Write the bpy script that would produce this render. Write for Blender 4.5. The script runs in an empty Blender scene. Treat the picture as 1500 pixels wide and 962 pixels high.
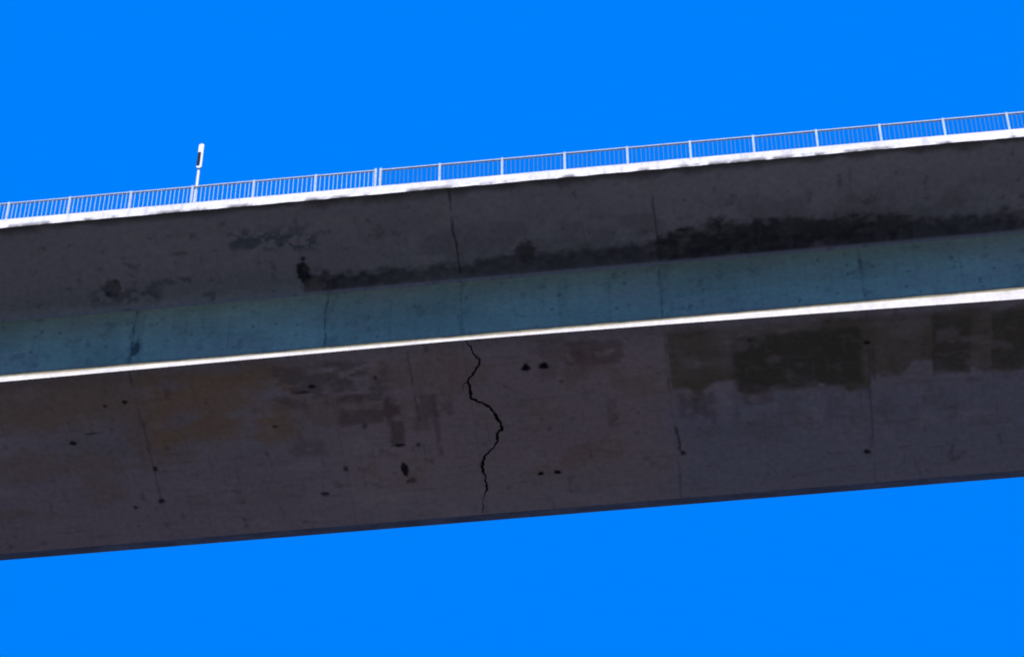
import bpy, math, random
import numpy as np
from mathutils import Vector, Matrix
random.seed(4)
rng=np.random.RandomState(7)
scene=bpy.context.scene
H=77.9            # height of the girder soffit above the ground

# ------------------------------------------------------------------ noise
def _hash(ix,iy,seed):
    n=(ix.astype(np.int64)*374761393+iy.astype(np.int64)*668265263+seed*974634777)&0x7fffffff
    n=((n^(n>>13))*1274126177)&0x7fffffff
    n=(n^(n>>16))&0xffffff
    return n/float(0xffffff)
def vnoise(x,y,seed=0):
    ix=np.floor(x);iy=np.floor(y);fx=x-ix;fy=y-iy
    fx=fx*fx*(3-2*fx);fy=fy*fy*(3-2*fy)
    a=_hash(ix,iy,seed);b=_hash(ix+1,iy,seed);c=_hash(ix,iy+1,seed);d=_hash(ix+1,iy+1,seed)
    return (a*(1-fx)+b*fx)*(1-fy)+(c*(1-fx)+d*fx)*fy
def fbm(x,y,seed=0,o=4):
    s=0;a=.5;t=0
    for i in range(o):
        s=s+a*vnoise(x,y,seed+i*17);t+=a;a*=.55;x=x*2.03+5.1;y=y*2.03+1.7
    return s/t
def cell(x,y,seed=0): return _hash(np.floor(x),np.floor(y),seed)
def scell(x,seed=0):      # steps with soft flanks
    f=x-np.floor(x);a=cell(x,x*0,seed);b=cell(x+1,x*0,seed);t=ss(.7,1.0,f);return a*(1-t)+b*t
def ss(a,b,v):
    t=np.clip((v-a)/(b-a),0,1);return t*t*(3-2*t)
def box(X,Y,x0,x1,y0,y1,s=.12):
    return ss(x0-s,x0+s,X)*(1-ss(x1-s,x1+s,X))*ss(y0-s,y0+s,Y)*(1-ss(y1-s,y1+s,Y))
def mixc(C,m,col):
    m=np.clip(m,0,1)[...,None]
    return C*(1-m)+np.array(col)*m
def spot(X,Y,x,y,rx,ry,seed=0):
    d=np.sqrt(((X-x)/rx)**2+((Y-y)/ry)**2)+ (fbm(X*7,Y*7,seed,2)-.5)*.9
    return 1-ss(.7,1.15,d)
def vline(X,Y,x0,y0,y1,w,seed=0,wob=.05):
    xx=x0+(fbm(Y*1.5,Y*0+seed,seed,3)-.5)*wob*2
    return (1-ss(w*.5,w*1.3,np.abs(X-xx)))*ss(y0-.1,y0+.1,Y)*(1-ss(y1-.1,y1+.1,Y))

# ------------------------------------------------------------------ materials
def new_mat(name):
    m=bpy.data.materials.new(name);m.use_nodes=True
    nt=m.node_tree;b=nt.nodes['Principled BSDF'];b.inputs['Specular IOR Level'].default_value=.1
    return m,nt,b
def concrete_mat(name):
    m,nt,b=new_mat(name)
    at=nt.nodes.new('ShaderNodeAttribute');at.attribute_name='Col'
    tc=nt.nodes.new('ShaderNodeTexCoord')
    n1=nt.nodes.new('ShaderNodeTexNoise');n1.inputs['Scale'].default_value=5;n1.inputs['Detail'].default_value=5;n1.inputs['Roughness'].default_value=.65
    nt.links.new(tc.outputs['Object'],n1.inputs['Vector'])
    r=nt.nodes.new('ShaderNodeMapRange');r.inputs['From Min'].default_value=.3;r.inputs['From Max'].default_value=.7
    r.inputs['To Min'].default_value=.86;r.inputs['To Max'].default_value=1.12
    nt.links.new(n1.outputs['Fac'],r.inputs['Value'])
    mul=nt.nodes.new('ShaderNodeVectorMath');mul.operation='SCALE'
    nt.links.new(at.outputs['Color'],mul.inputs[0]);nt.links.new(r.outputs['Result'],mul.inputs['Scale'])
    nt.links.new(mul.outputs['Vector'],b.inputs['Base Color'])
    b.inputs['Roughness'].default_value=.92
    bp=nt.nodes.new('ShaderNodeBump');bp.inputs['Strength'].default_value=.3;bp.inputs['Distance'].default_value=.02
    nt.links.new(n1.outputs['Fac'],bp.inputs['Height']);nt.links.new(bp.outputs['Normal'],b.inputs['Normal'])
    return m
def simple_mat(name,col,rough=.6,metal=0,var=.15,scale=8):
    m,nt,b=new_mat(name)
    tc=nt.nodes.new('ShaderNodeTexCoord');n=nt.nodes.new('ShaderNodeTexNoise');n.inputs['Scale'].default_value=scale;n.inputs['Detail'].default_value=4
    nt.links.new(tc.outputs['Object'],n.inputs['Vector'])
    cr=nt.nodes.new('ShaderNodeValToRGB')
    cr.color_ramp.elements[0].position=.3;cr.color_ramp.elements[1].position=.7
    cr.color_ramp.elements[0].color=(*[c*(1-var) for c in col],1);cr.color_ramp.elements[1].color=(*[min(1,c*(1+var)) for c in col],1)
    nt.links.new(n.outputs['Fac'],cr.inputs['Fac']);nt.links.new(cr.outputs['Color'],b.inputs['Base Color'])
    b.inputs['Roughness'].default_value=rough;b.inputs['Metallic'].default_value=metal
    return m
CON=concrete_mat('weathered_concrete')
GALV=simple_mat('galvanised_paint',(.48,.55,.62),.5)
BAL=simple_mat('baluster_paint',(.42,.50,.60),.5)
BALD=simple_mat('baluster_paint_dark',(.14,.18,.27),.6)  # darker colour for the balusters on the right stretch
WHITE=simple_mat('white_paint',(.82,.81,.78),.6,var=.06)
BLACK=simple_mat('crack_void',(.006,.005,.006),1)
DARK=simple_mat('dark_panel',(.02,.02,.025),.5)
ASPH=simple_mat('asphalt',(.05,.05,.05),.95)

# ------------------------------------------------------------------ sheet builder
XS=np.concatenate([np.arange(-420,-22,6.0),np.arange(-22,22.01,.05),np.arange(28,421,6.0)])
def sheet(name,P,vs,color,parent,smooth=True):
    X,V=np.meshgrid(XS,vs,indexing='xy')
    pts=P(X,V);col=color(X,V)
    ny,nx=X.shape
    me=bpy.data.meshes.new(name)
    idx=np.arange(nx*ny).reshape(ny,nx)
    q=np.stack([idx[:-1,:-1],idx[:-1,1:],idx[1:,1:],idx[1:,:-1]],-1).reshape(-1,4)
    me.vertices.add(nx*ny);me.vertices.foreach_set('co',np.ascontiguousarray(np.stack(pts,-1).reshape(-1),dtype=np.float32))
    me.loops.add(q.size);me.loops.foreach_set('vertex_index',q.reshape(-1).astype(np.int32))
    me.polygons.add(len(q));me.polygons.foreach_set('loop_start',(np.arange(len(q))*4).astype(np.int32))
    me.update(calc_edges=True);me.validate()
    a=me.color_attributes.new('Col','FLOAT_COLOR','POINT')
    c4=np.concatenate([np.clip(col,0.004,.9),np.ones(col.shape[:2]+(1,))],-1)
    a.data.foreach_set('color',c4.reshape(-1).astype(np.float32))
    if smooth: me.polygons.foreach_set('use_smooth',np.ones(len(q),dtype=bool))
    me.materials.append(CON)
    o=bpy.data.objects.new(name,me);scene.collection.objects.link(o);o.parent=parent
    return o
def boxes(name,lst,mat,parent):
    vs=[];fs=[]
    for (x0,x1,y0,y1,z0,z1) in lst:
        b=len(vs)
        vs+=[(x0,y0,z0),(x1,y0,z0),(x1,y1,z0),(x0,y1,z0),(x0,y0,z1),(x1,y0,z1),(x1,y1,z1),(x0,y1,z1)]
        fs+=[tuple(b+i for i in f) for f in ((0,3,2,1),(4,5,6,7),(0,1,5,4),(1,2,6,5),(2,3,7,6),(3,0,4,7))]
    me=bpy.data.meshes.new(name);me.from_pydata(vs,[],fs);me.materials.append(mat)
    o=bpy.data.objects.new(name,me);scene.collection.objects.link(o);o.parent=parent
    return o

bridge=bpy.data.objects.new('concrete_bridge',None);scene.collection.objects.link(bridge);bridge.location=(0,0,H)

# cross-section (y across, z above the soffit)
YE=-3.48; ZE=3.40; FH=.42; YF=7.5
def dip(X):
    return .33*np.clip((X+2)/18,0,1)**1.4+.10*np.clip((-X-2)/14,0,1)-.02
SEAMS=[-12.2,-6.0,-1.6,4.75,11.1,17.3,-18.5]

# ---- soffit
def soff_P(X,Y):
    Z=-dip(X)*(1-Y/YF)
    Z=Z+(fbm(X*.5,Y*.5,3,3)-.5)*.02
    return X,Y,Z
def soff_C(X,Y):
    C=np.ones(X.shape+(3,))*np.array([.27,.258,.285])
    big=fbm(X*.22,Y*.35,11,3)
    C=C*(.80+.40*big)[...,None]
    C=C*(.965+.07*cell((X+.4)/1.55,Y/2.5,5))[...,None]
    wx=X+(fbm(X*1.2,Y*1.2,21)-.5)*1.0; wy=Y+(fbm(X*1.2,Y*1.2,31)-.5)*.8
    C=mixc(C,.55*box(wx,wy,-6.5,4.9,0.2,6.2,.9),(.30,.25,.255))
    C=mixc(C,.75*box(wx,wy,4.6,60,3.1,7.6,.6),(.22,.245,.32))
    C=mixc(C,.5*box(wx,wy,-60,-6,4.3,7.6,.8),(.265,.24,.295))
    C=mixc(C,.5*ss(.48,.62,fbm(X*.5+9,Y*.8,41))*box(X,Y,-60,4.5,0,6,.5),(.24,.19,.155))
    C=mixc(C,.8*box(wx,wy,-12.1,-7.3,.25,3.4,.45)*ss(.2,.5,fbm(X*.9,Y*1.4,51)),(.265,.195,.125))
    C=mixc(C,.65*box(wx,wy,-20,-12.3,.2,2.2,.5),(.235,.19,.14))
    C=mixc(C,.4*box(wx,wy,-20,-6,.0,.9,.3),(.20,.165,.12))
    C=mixc(C,.65*box(wx,wy,-8,-4.4,.4,2.2,.25)*ss(.35,.55,fbm(X*2,Y*4,52)),(.12,.105,.10))
    # mottled olive-dark mould right of the joint; its lower limit follows the formwork boards
    lim=2.95+.9*scell(X/.8,61)-.9*scell(X/2.1,62)+.45*(fbm(X*2.5,Y*2.5,63)-.5)
    m=ss(4.72,4.92,X+.2*(fbm(X*3,Y*2,60)-.5))*(1-ss(lim-.16,lim+.16,Y))*ss(.0,.5,Y+.5*(fbm(X*1.5,Y*2,64)-.5))
    pat=.50+.75*fbm(X*.9,Y*1.2,65)-.12*scell(X/.65,66)
    C=mixc(C,np.clip(m*pat,0,.92),(.125,.118,.08))
    C=mixc(C,.88*box(X*.7+wx*.3,Y*.7+wy*.3,6.9,10.9,.7,3.1,.14)*ss(.1,.4,fbm(X*2,Y*2,67)),(.078,.077,.06))
    C=mixc(C,.8*ss(.43,.55,.5*fbm(X*1.6,Y*.8,69)+.5*scell(X/.6,73))*box(wx,wy,11.2,18,.5,2.9,.2),(.09,.088,.07))
    C=mixc(C,.3*ss(.5,.65,fbm(X*1.3,Y*1.3,70))*box(wx,wy,5,30,3,5,.5),(.14,.14,.13))
    for (a,b,c,d,s,k) in ((-5.9,-4.3,2.5,3.1,.08,.6),(-6.3,-5.0,1.9,2.2,.08,.55),(-4.35,-3.85,2.0,4.0,.09,.75),(-3.4,-2.2,2.1,3.1,.1,.5),
                          (-7.6,-6.5,3.6,4.3,.1,.35),(-2.9,-2.75,1.6,4.8,.06,.5),(1.6,3.4,.4,1.4,.1,.5),(2.6,3.0,2.9,4.2,.05,.3),(-3.9,-3.0,3.0,3.6,.1,.35),
                          (0.6,2.2,.2,1.9,.2,.35),(4.9,6.2,2.9,4.0,.15,.5),(7,8,2.9,3.6,.1,.5)):
        C=mixc(C,k*box(wx*.3+X*.7,wy*.3+Y*.7,a,b,c,d,s)*ss(.25,.5,fbm(X*3,Y*3,int(a*10)+90)),(.12,.09,.09))
    st=ss(.68,.8,fbm(X*.9,Y*9,101,3));C=mixc(C,.3*st,(.14,.125,.12))
    st=ss(.70,.82,fbm(X*9,Y*.9,102,3));C=mixc(C,.3*st,(.14,.125,.13))
    st=ss(.70,.84,fbm(X*2.5,Y*2.5,103,4));C=mixc(C,.45*st,(.08,.07,.075))
    st=ss(.62,.8,fbm(X*1.1+3,Y*1.7,104,4));C=mixc(C,.22*st,(.40,.37,.38))
    for i,s in enumerate(SEAMS):
        if s in(-1.6,-6.0):
            C=mixc(C,.2*vline(X,Y,s,0,7.5,.03,i),(.1,.09,.09));continue
        C=mixc(C,(.3*ss(.35,.6,fbm(X*0+s,Y*.8,i+5,2))+.14)*vline(X,Y,s,0,7.5,.035,i),(.05,.05,.06))
    C=mixc(C,.45*vline(X,Y,-3.35,.2,5.2,.035,9)*ss(.35,.5,fbm(X,Y*1.6,77)),(.06,.05,.05))
    C=mixc(C,.75*vline(X,Y,4.78,4.3,5.4,.045,19,.14)*ss(.35,.45,fbm(X,Y*2.6,78)),(.03,.03,.03))
    C=mixc(C,.45*vline(X,Y,-12.2,2.2,4.4,.04,22,.14)*ss(.4,.5,fbm(X,Y*2.6,79)),(.04,.04,.04))
    for i,(x,y,a,b,k) in enumerate(((.3,1.32,.17,.15,1),(.88,1.33,.18,.15,1),(.28,5.9,.12,.10,1),(.85,5.9,.13,.1,1),(-4.1,5.2,.12,.3,.95),(-3.95,5.75,.2,.12,.6),
          (-6.55,1.35,.2,.09,.9),(-6.9,1.55,.3,.06,.6),(10.9,6.1,.13,.1,.9),(11.05,1.35,.12,.1,.9),(-12.6,1.3,.1,.1,.9),(-13.25,1.4,.06,.08,.8),(-14.6,2.85,.14,.12,.9),
          (-12.2,5.7,.12,.12,.85),(-12.15,4.25,.08,.13,.85),(-6.85,6.0,.14,.1,.8),(-6.0,5.0,.09,.13,.7),(-4.15,4.15,.25,.07,.9),(-3.5,4.2,.1,.1,.7),(4.95,5.5,.1,.1,.8),
          (-13.1,5.9,.07,.07,.8),(-8.0,2.9,.1,.08,.7),(-13.9,2.5,.3,.05,.6),(1.35,2.0,.08,.06,.6),(-4.5,1.2,.08,.1,.6),(7.4,.9,.07,.1,.5),(-5.1,3.2,.1,.1,.5))):
        C=mixc(C,k*spot(X,Y,x,y,a,b,i),(.012,.01,.014))
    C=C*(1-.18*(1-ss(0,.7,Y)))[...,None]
    return C
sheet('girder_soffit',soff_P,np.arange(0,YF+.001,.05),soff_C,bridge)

# ---- chamfer along the far lower edge
def ch_P(X,V): return X,YF+V*.45+0*X,V*.16+ (fbm(X*.5,V*0+15*.25,3,3)-.5)*.02*(1-V)
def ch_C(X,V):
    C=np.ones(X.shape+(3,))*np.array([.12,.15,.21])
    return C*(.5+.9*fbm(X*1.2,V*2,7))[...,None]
sheet('girder_chamfer',ch_P,np.linspace(0,1,6),ch_C,bridge)

# ---- near web
ST=.13; ZH=2.93
def plain(c,seed=1):
    def f(X,V): return np.ones(X.shape+(3,))*np.array(c)*(.8+.4*fbm(X*.7,V*.7,seed))[...,None]
    return f
def web_P(X,Z): return X,(fbm(X*.4,Z*.4,8,3)-.5)*.02+0*X,Z
def web_C(X,Z):
    C=np.ones(X.shape+(3,))*np.array([.33,.445,.285])
    C=C*(.74+.5*fbm(X*.3,Z*.7,12))[...,None]
    C=C*(.9+.2*fbm(X*6,Z*.6,13))[...,None]
    C=C*(.95+.1*cell(X/1.57+.03,Z/1.4,15))[...,None]
    C=mixc(C,.5*ss(.5,.7,fbm(X*.5,Z*1.2,16)),(.36,.39,.27))
    st=ss(.62,.8,fbm(X*3,Z*3,14));C=mixc(C,.4*st,(.14,.19,.15))
    for i,s in enumerate(SEAMS):
        C=mixc(C,(.2+.5*ss(.4,.6,fbm(X*0+s,Z*2,i+2,2)))*vline(X,Z,s,.2,3.1,.035,i,.06),(.05,.07,.06))
        C=mixc(C,.3*vline(X,Z,s+.15,.2,3.1,.25,i,.1)*ss(.4,.6,fbm(X*3,Z*2,i)),(.12,.17,.13))
    for s in (-9.1,-3.9,1.5,3.1,7.9,14.2,-15.3):
        C=mixc(C,.22*vline(X,Z,s,.2,2.3,.03,int(s),.04),(.1,.13,.12))
    for i in range(60):
        C=mixc(C,.5*spot(X,Z,rng.uniform(-18,18),rng.uniform(.4,2.8),rng.uniform(.03,.07),rng.uniform(.04,.1),i),(.07,.1,.09))
    C=mixc(C,.8*spot(X,Z,-12.1,1.0,.13,.4,5),(.05,.07,.07))
    C=mixc(C,.85*(1-ss(.25,.42,Z)),(.34,.27,.16))  # warm glow of the thin sunlit line, put into the web colour
    return C
sheet('girder_web',web_P,np.linspace(ST,ZH,56),web_C,bridge)
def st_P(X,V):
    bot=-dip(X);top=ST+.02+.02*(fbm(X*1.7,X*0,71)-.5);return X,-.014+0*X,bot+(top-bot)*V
def st_C(X,V):  # added band: sunlight on the web foot painted in as pale colour
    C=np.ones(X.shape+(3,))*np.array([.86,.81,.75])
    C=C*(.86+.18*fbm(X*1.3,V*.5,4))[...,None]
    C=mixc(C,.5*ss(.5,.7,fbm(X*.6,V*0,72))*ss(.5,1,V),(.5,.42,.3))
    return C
sheet('web_sunlit_band',st_P,np.linspace(0,1,5),st_C,bridge)

# ---- haunch + cantilever underside, parameter = distance s from web outwards
prof=[(0,ZH),(-.04,3.04),(-.14,3.11),(-.32,3.15)]
def can_yz(S):
    ys=np.array([p[0] for p in prof]+[YE]);zs=np.array([p[1] for p in prof]+[ZE])
    d=np.concatenate([[0],np.cumsum(np.hypot(np.diff(ys),np.diff(zs)))])
    return np.interp(S,d,ys),np.interp(S,d,zs),d[-1]
LT=can_yz(np.array([0.]))[2]
def can_P(X,S):
    y,z,_=can_yz(S);return X,y,z+(fbm(X*.4,S*.6,18,3)-.5)*.02*ss(0,.5,S)*(1-ss(LT-.4,LT,S))
def can_C(X,S):
    C=np.ones(X.shape+(3,))*np.array([.25,.26,.28])
    C=C*(.82+.36*fbm(X*.25,S*.5,22))[...,None]
    C=C*(.965+.07*cell(X/3.1,S/1.3,25))[...,None]
    C=mixc(C,.55*(1-ss(.2,.8,S)),(.28,.35,.34))
    C=mixc(C,.4*box(X,S,-30,-4,1.0,3.0,.7),(.27,.25,.27))
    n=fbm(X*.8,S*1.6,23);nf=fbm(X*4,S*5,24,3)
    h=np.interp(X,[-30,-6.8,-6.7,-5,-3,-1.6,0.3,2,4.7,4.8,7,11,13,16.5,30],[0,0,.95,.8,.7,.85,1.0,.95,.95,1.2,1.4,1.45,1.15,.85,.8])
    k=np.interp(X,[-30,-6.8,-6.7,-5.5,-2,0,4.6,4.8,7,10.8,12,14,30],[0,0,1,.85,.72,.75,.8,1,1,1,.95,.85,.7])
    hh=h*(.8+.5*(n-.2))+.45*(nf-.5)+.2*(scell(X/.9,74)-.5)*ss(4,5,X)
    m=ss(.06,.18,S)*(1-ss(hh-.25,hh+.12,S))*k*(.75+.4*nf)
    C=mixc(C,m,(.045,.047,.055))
    C=mixc(C,.35*ss(.45,.65,fbm(X*.9,S*1.2,26))*box(X,S,-3,18,.8,2.2,.4),(.12,.12,.12))
    C=mixc(C,.8*spot(X,S,.55,.95,.35,.4,6),(.06,.06,.065))
    C=mixc(C,.7*box(X,S+.12*X,-8.9,-6.1,.95,1.55,.15)*ss(.42,.55,nf),(.07,.10,.13))
    C=mixc(C,.5*box(X,S,-8.8,-6.1,1.9,2.7,.2)*ss(.45,.56,nf),(.08,.12,.14))
    C=mixc(C,.95*spot(X,S,-12.9,.9,.32,.42,2),(.05,.055,.07))
    C=mixc(C,.6*box(X,S,-13.6,-11.4,.3,.85,.2)*ss(.42,.55,nf),(.06,.07,.09))
    C=mixc(C,.6*box(X,S,-11.6,-10.3,.85,1.1,.08)*ss(.45,.6,nf),(.08,.09,.1))
    C=mixc(C,.95*spot(X,S,-6.65,.85,.22,.6,8),(.02,.02,.03))
    C=mixc(C,.75*vline(X,S,-1.65,.3,3.7,.04,3,.07)*ss(.2,.45,fbm(X,S*2,81)),(.03,.03,.035))
    C=mixc(C,.55*vline(X,S,4.75,.3,2.6,.045,4,.06),(.05,.05,.055))
    C=mixc(C,.25*vline(X,S,11.0,.3,3,.04,5,.05),(.07,.07,.08))
    C=mixc(C,.3*vline(X,S,-6.65,.3,3,.04,6,.05),(.07,.07,.08))
    e=LT-S
    C=mixc(C,.8*(1-ss(.05,.28+.5*(fbm(X*1.5,S*0,33)-.3),e)),(.06,.055,.05))
    st=ss(.68,.82,fbm(X*3,S*3,34));C=mixc(C,.5*st,(.09,.09,.1))
    st=ss(.7,.8,fbm(X*8,S*.8,35,3));C=mixc(C,.2*st,(.15,.14,.14))
    st=ss(.6,.8,fbm(X*1.1+7,S*1.7,36,4));C=mixc(C,.25*st,(.36,.34,.33))
    return C
sheet('deck_cantilever',can_P,np.concatenate([np.linspace(0,.6,14),np.arange(.65,LT,.05),[LT]]),can_C,bridge)

# ---- fascia
def fa_P(X,V): return X,YE+0*X+.012*(fbm(X*.7,V,55)-.5)*ss(0,.2,V),ZE-.004+FH*V-.05*(fbm(X*2.2,V*0,56,4)-.45)*(1-V)
def fa_C(X,V):
    C=np.ones(X.shape+(3,))*np.array([.85,.80,.76])
    C=C*(.9+.2*fbm(X*.9,V*2,57))[...,None]
    g=ss(.46,.68,fbm(X*2.2,V*1.0,58,4))*(1-ss(.05,.5,V))
    C=mixc(C,.85*g,(.07,.065,.06))
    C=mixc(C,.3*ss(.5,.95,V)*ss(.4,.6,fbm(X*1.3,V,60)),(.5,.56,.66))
    st=ss(.62,.75,fbm(X*6,V*.5,59,3));C=mixc(C,.35*st,(.4,.38,.36))
    return C
sheet('deck_fascia',fa_P,np.linspace(0,1,9),fa_C,bridge)
ZD=ZE+FH
YR=10.2
def strip(name,y0,z0,y1,z1,c,seed):
    sheet(name,lambda X,V:(X,y0+(y1-y0)*V+0*X,z0+(z1-z0)*V+0*X),np.linspace(0,1,3),plain(c,seed),bridge)
strip('girder_far_web',7.95,.16,7.95,3.0,(.3,.3,.3),2)
strip('deck_far_cantilever',7.95,3.0,YR,3.40,(.27,.27,.27),3)
strip('deck_far_fascia',YR,3.40,YR,ZD,(.7,.7,.68),4)
strip('near_kerb_top',YE,ZD,YE+.5,ZD,(.6,.6,.58),5)
strip('near_kerb_face',YE+.5,ZD,YE+.5,ZD-.15,(.6,.6,.58),5)
strip('far_kerb_top',YR-.5,ZD,YR,ZD,(.6,.6,.58),6)
strip('far_kerb_face',YR-.5,ZD-.15,YR-.5,ZD,(.6,.6,.58),6)
boxes('road_surface',[(-420,420,YE+.5,YR-.5,ZD-.3,ZD-.15)],ASPH,bridge)
lines=[]
for yy in (YE+1.2,YR-1.2): lines.append((-420,420,yy-.07,yy+.07,ZD-.15,ZD-.146))
for i in range(-46,46): lines.append((i*9,i*9+3,3.3,3.42,ZD-.15,ZD-.146))
boxes('road_markings',lines,WHITE,bridge)
piers=[]
for x in (-330,-210,-90,90,210,330): piers.append((x-2,x+2,1.2,6.4,-H-1,.0))
boxes('piers',piers,simple_mat('pier_concrete',(.3,.3,.29),.9),bridge)

# ---- crack: dark irregular opening just under the soffit skin
pts=[(-1.45,0.02),(-1.33,.31),(-1.11,.82),(-1.28,1.17),(-1.53,1.54),(-1.58,2.18),(-1.54,2.47),(-1.21,2.70),(-.95,3.04),(-.76,3.52),(-.75,3.85),
     (-.95,4.03),(-1.06,4.48),(-1.30,4.81),(-1.53,5.15),(-1.58,5.63),(-1.52,6.11),(-1.60,6.5),(-1.71,6.8),(-1.83,7.42)]
wid=[.03,.04,.055,.065,.06,.09,.085,.065,.065,.07,.10,.07,.05,.055,.08,.08,.055,.045,.02,.02]
def fract(pts,w,amp=.15,n=3):
    P=[np.array(p+(ww,)) for p,ww in zip(pts,w)]
    for k in range(n):
        Q=[]
        for a,b in zip(P[:-1],P[1:]):
            L=np.hypot(*(b-a)[:2]);m=(a+b)/2
            t=np.array([-(b-a)[1],(b-a)[0]])/max(L,1e-6)
            m[:2]+=t*rng.uniform(-1,1)*L*amp;m[2]*=rng.uniform(.7,1.4)
            Q+=[a,m]
        P=Q+[P[-1]]
    return P
def ribbon(name,P,parent):
    vs=[];fs=[]
    for i,p in enumerate(P):
        a=P[max(i-1,0)];b=P[min(i+1,len(P)-1)];d=(b-a)[:2];d=d/max(np.hypot(*d),1e-6);n=np.array([-d[1],d[0]])
        for s in(-1,1):
            q=p[:2]+n*s*p[2]*.5
            z=-float(dip(np.array(q[0])))*(1-q[1]/YF)+float((fbm(np.array([q[0]*.5]),np.array([q[1]*.5]),3,3)[0]-.5)*.02)-.006
            vs.append((q[0],q[1],z))
        if i: fs.append((2*i-2,2*i-1,2*i+1,2*i))
    me=bpy.data.meshes.new(name);me.from_pydata(vs,[],fs);me.materials.append(BLACK)
    o=bpy.data.objects.new(name,me);scene.collection.objects.link(o);o.parent=parent
ribbon('crack',fract(pts,wid),bridge)
ribbon('crack_branch_a',fract([(-1.53,1.54),(-1.75,1.8),(-1.8,2.1)],[.03,.02,.008]),bridge)
ribbon('crack_branch_c',fract([(-1.53,5.15),(-1.7,5.3)],[.03,.01]),bridge)

# ------------------------------------------------------------------ railings
def railing(y):
    rail=bpy.data.objects.new('bridge_railing',None);scene.collection.objects.link(rail);rail.location=(0,y,H+ZD)
    P=[];B=[];BD=[];R=[]
    x0=-3.94-2.0*60
    for i in range(0,125):
        x=x0+2*i
        if i==60:
            P+= [(x-.10,x-.03,-.04,.04,0,1.06),(x+.06,x+.13,-.04,.04,0,1.06)]
        else: P.append((x-.035,x+.035,-.04,.04,0,1.03))
        P.append((x-.09,x+.09,-.08,.08,.0,.02))
        n=14
        for k in range(1,n):
            xx=x+2*k/n+random.uniform(-.012,.012)
            if x>-4.5:
                w=.0075;BD.append((xx-w,xx+w,-.012,.012,.10,.95))
            else:
                w=.0095;B.append((xx-w,xx+w,-.012,.012,.10,.95))
        a=x+(.13 if i==60 else .035);b=x+2-(.10 if i==59 else .035)
        dz=random.uniform(-.008,.008)
        R.append((a,b,-.03,.03,.96+dz,1.005+dz));R.append((a,b,-.02,.02,.06,.10))
    boxes('posts',P,GALV,rail);boxes('balusters',B,BAL,rail);boxes('balusters_dark',BD,BALD,rail);boxes('rails',R,GALV,rail)
railing(YE+.13)
railing(YR-.13)

# ------------------------------------------------------------------ sign on its post
sign=bpy.data.objects.new('road_sign',None);scene.collection.objects.link(sign);sign.location=(-9.84,YE+.2,H+ZD)
def mesh_from_bm(bm,name,mat,parent):
    me=bpy.data.meshes.new(name);bm.to_mesh(me);bm.free();me.materials.append(mat)
    o=bpy.data.objects.new(name,me);scene.collection.objects.link(o);o.parent=parent
    return o
import bmesh
bm=bmesh.new();bmesh.ops.create_cone(bm,cap_ends=True,segments=16,radius1=.05,radius2=.04,depth=3.2,matrix=Matrix.Translation((0,0,1.6)))
mesh_from_bm(bm,'post',WHITE,sign)
def rounded_plate(w,h,t,r,xc,zc,yc):
    bm=bmesh.new();vs=[]
    for cx,cz,a0 in((w/2-r,h/2-r,0),(-w/2+r,h/2-r,90),(-w/2+r,-h/2+r,180),(w/2-r,-h/2+r,270)):
        for k in range(7):
            a=math.radians(a0+k*15);vs.append(bm.verts.new((xc+cx+r*math.cos(a),yc,zc+cz+r*math.sin(a))))
    f=bm.faces.new(vs);e=bmesh.ops.extrude_face_region(bm,geom=[f])
    bmesh.ops.translate(bm,vec=(0,-t,0),verts=[v for v in e['geom'] if isinstance(v,bmesh.types.BMVert)])
    bmesh.ops.recalc_face_normals(bm,faces=bm.faces);return bm
mesh_from_bm(rounded_plate(.17,1.3,.03,.08,.02,2.62,-.06),'plate',WHITE,sign)
mesh_from_bm(rounded_plate(.10,.72,.012,.045,-.01,2.45,-.092),'dark_face',DARK,sign)
bm=bmesh.new()
for z in(2.1,3.0):
    bmesh.ops.create_cube(bm,size=1,matrix=Matrix.Translation((0,-.02,z))@Matrix.Diagonal((.12,.10,.04,1)))
mesh_from_bm(bm,'brackets',GALV,sign)

# ------------------------------------------------------------------ ground
me=bpy.data.meshes.new('ground')
N=60;R=6000;vs=[];fs=[]
g=[math.copysign(abs(t)**2.2,t)*R for t in np.linspace(-1,1,N)]
for b in g:
    for a in g:
        d=math.hypot(a,b);vs.append((a,b,(0 if d<150 else (math.sin(a*.004)*math.cos(b*.005)*12*min(1,(d-150)/600)))))
for j in range(N-1):
    for i in range(N-1): fs.append((j*N+i,j*N+i+1,(j+1)*N+i+1,(j+1)*N+i))
me.from_pydata(vs,[],fs)
gm,nt,b=new_mat('dry_soil');tc=nt.nodes.new('ShaderNodeTexCoord');n=nt.nodes.new('ShaderNodeTexNoise');n.inputs['Scale'].default_value=.06;n.inputs['Detail'].default_value=8
nt.links.new(tc.outputs['Object'],n.inputs['Vector']);cr=nt.nodes.new('ShaderNodeValToRGB')
cr.color_ramp.elements[0].position=.35;cr.color_ramp.elements[1].position=.65
cr.color_ramp.elements[0].color=(.115,.094,.075,1);cr.color_ramp.elements[1].color=(.152,.122,.10,1)
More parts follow.
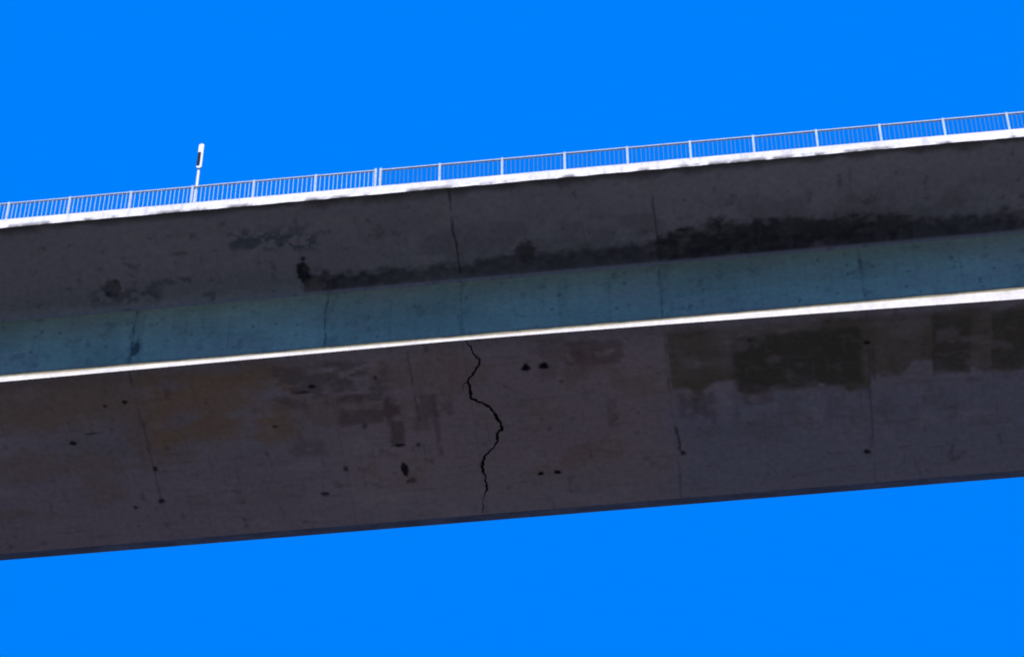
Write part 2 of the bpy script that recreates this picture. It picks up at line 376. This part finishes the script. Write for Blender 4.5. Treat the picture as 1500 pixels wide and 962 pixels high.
nt.links.new(n.outputs['Fac'],cr.inputs['Fac']);nt.links.new(cr.outputs['Color'],b.inputs['Base Color']);b.inputs['Roughness'].default_value=1
me.materials.append(gm);go=bpy.data.objects.new('ground',me);scene.collection.objects.link(go)

# ------------------------------------------------------------------ light
al=math.radians(25);se=math.radians(39.4)
sd=Vector((math.sin(al)*math.cos(se),-math.cos(al)*math.cos(se),math.sin(se)))
L=bpy.data.lights.new('sun','SUN');L.energy=5;L.angle=math.radians(.5);L.color=(1,.96,.9)
lo=bpy.data.objects.new('sun',L);scene.collection.objects.link(lo);lo.rotation_euler=sd.to_track_quat('Z','Y').to_euler();lo.location=(60,-120,150)
w=bpy.data.worlds.new('World');scene.world=w;w.use_nodes=True;nt=w.node_tree
bg=nt.nodes['Background'];sky=nt.nodes.new('ShaderNodeTexSky');sky.sky_type='NISHITA';sky.sun_disc=False
sky.sun_elevation=se;sky.sun_rotation=math.radians(155);sky.air_density=1.0;sky.dust_density=.2;sky.ozone_density=3
hs=nt.nodes.new('ShaderNodeHueSaturation');hs.inputs['Saturation'].default_value=1.6
mx=nt.nodes.new('ShaderNodeMix');mx.data_type='RGBA';mx.inputs[0].default_value=.93
mx.inputs[7].default_value=(0,1.90,8.6,1)
nt.links.new(sky.outputs['Color'],hs.inputs['Color']);nt.links.new(hs.outputs['Color'],mx.inputs[6]);nt.links.new(mx.outputs[2],bg.inputs['Color'])
bg.inputs['Strength'].default_value=.12

# ------------------------------------------------------------------ camera
e=math.radians(50);ps=math.radians(-6.4)
f=Vector((math.sin(ps)*math.cos(e),math.cos(ps)*math.cos(e),math.sin(e)))
tgt=Vector((0,0,H+.40))
cd=bpy.data.cameras.new('camera');cam=bpy.data.objects.new('camera',cd);scene.collection.objects.link(cam)
cam.location=tgt-f*100;cam.rotation_euler=f.to_track_quat('-Z','Y').to_euler()
cd.sensor_width=36;cd.lens=111.6;cd.clip_end=20000;cd.clip_start=.5
cd.dof.use_dof=True;cd.dof.focus_distance=55;cd.dof.aperture_fstop=2.4
scene.camera=cam
scene.view_settings.view_transform='Standard';scene.view_settings.look='None';scene.view_settings.exposure=0
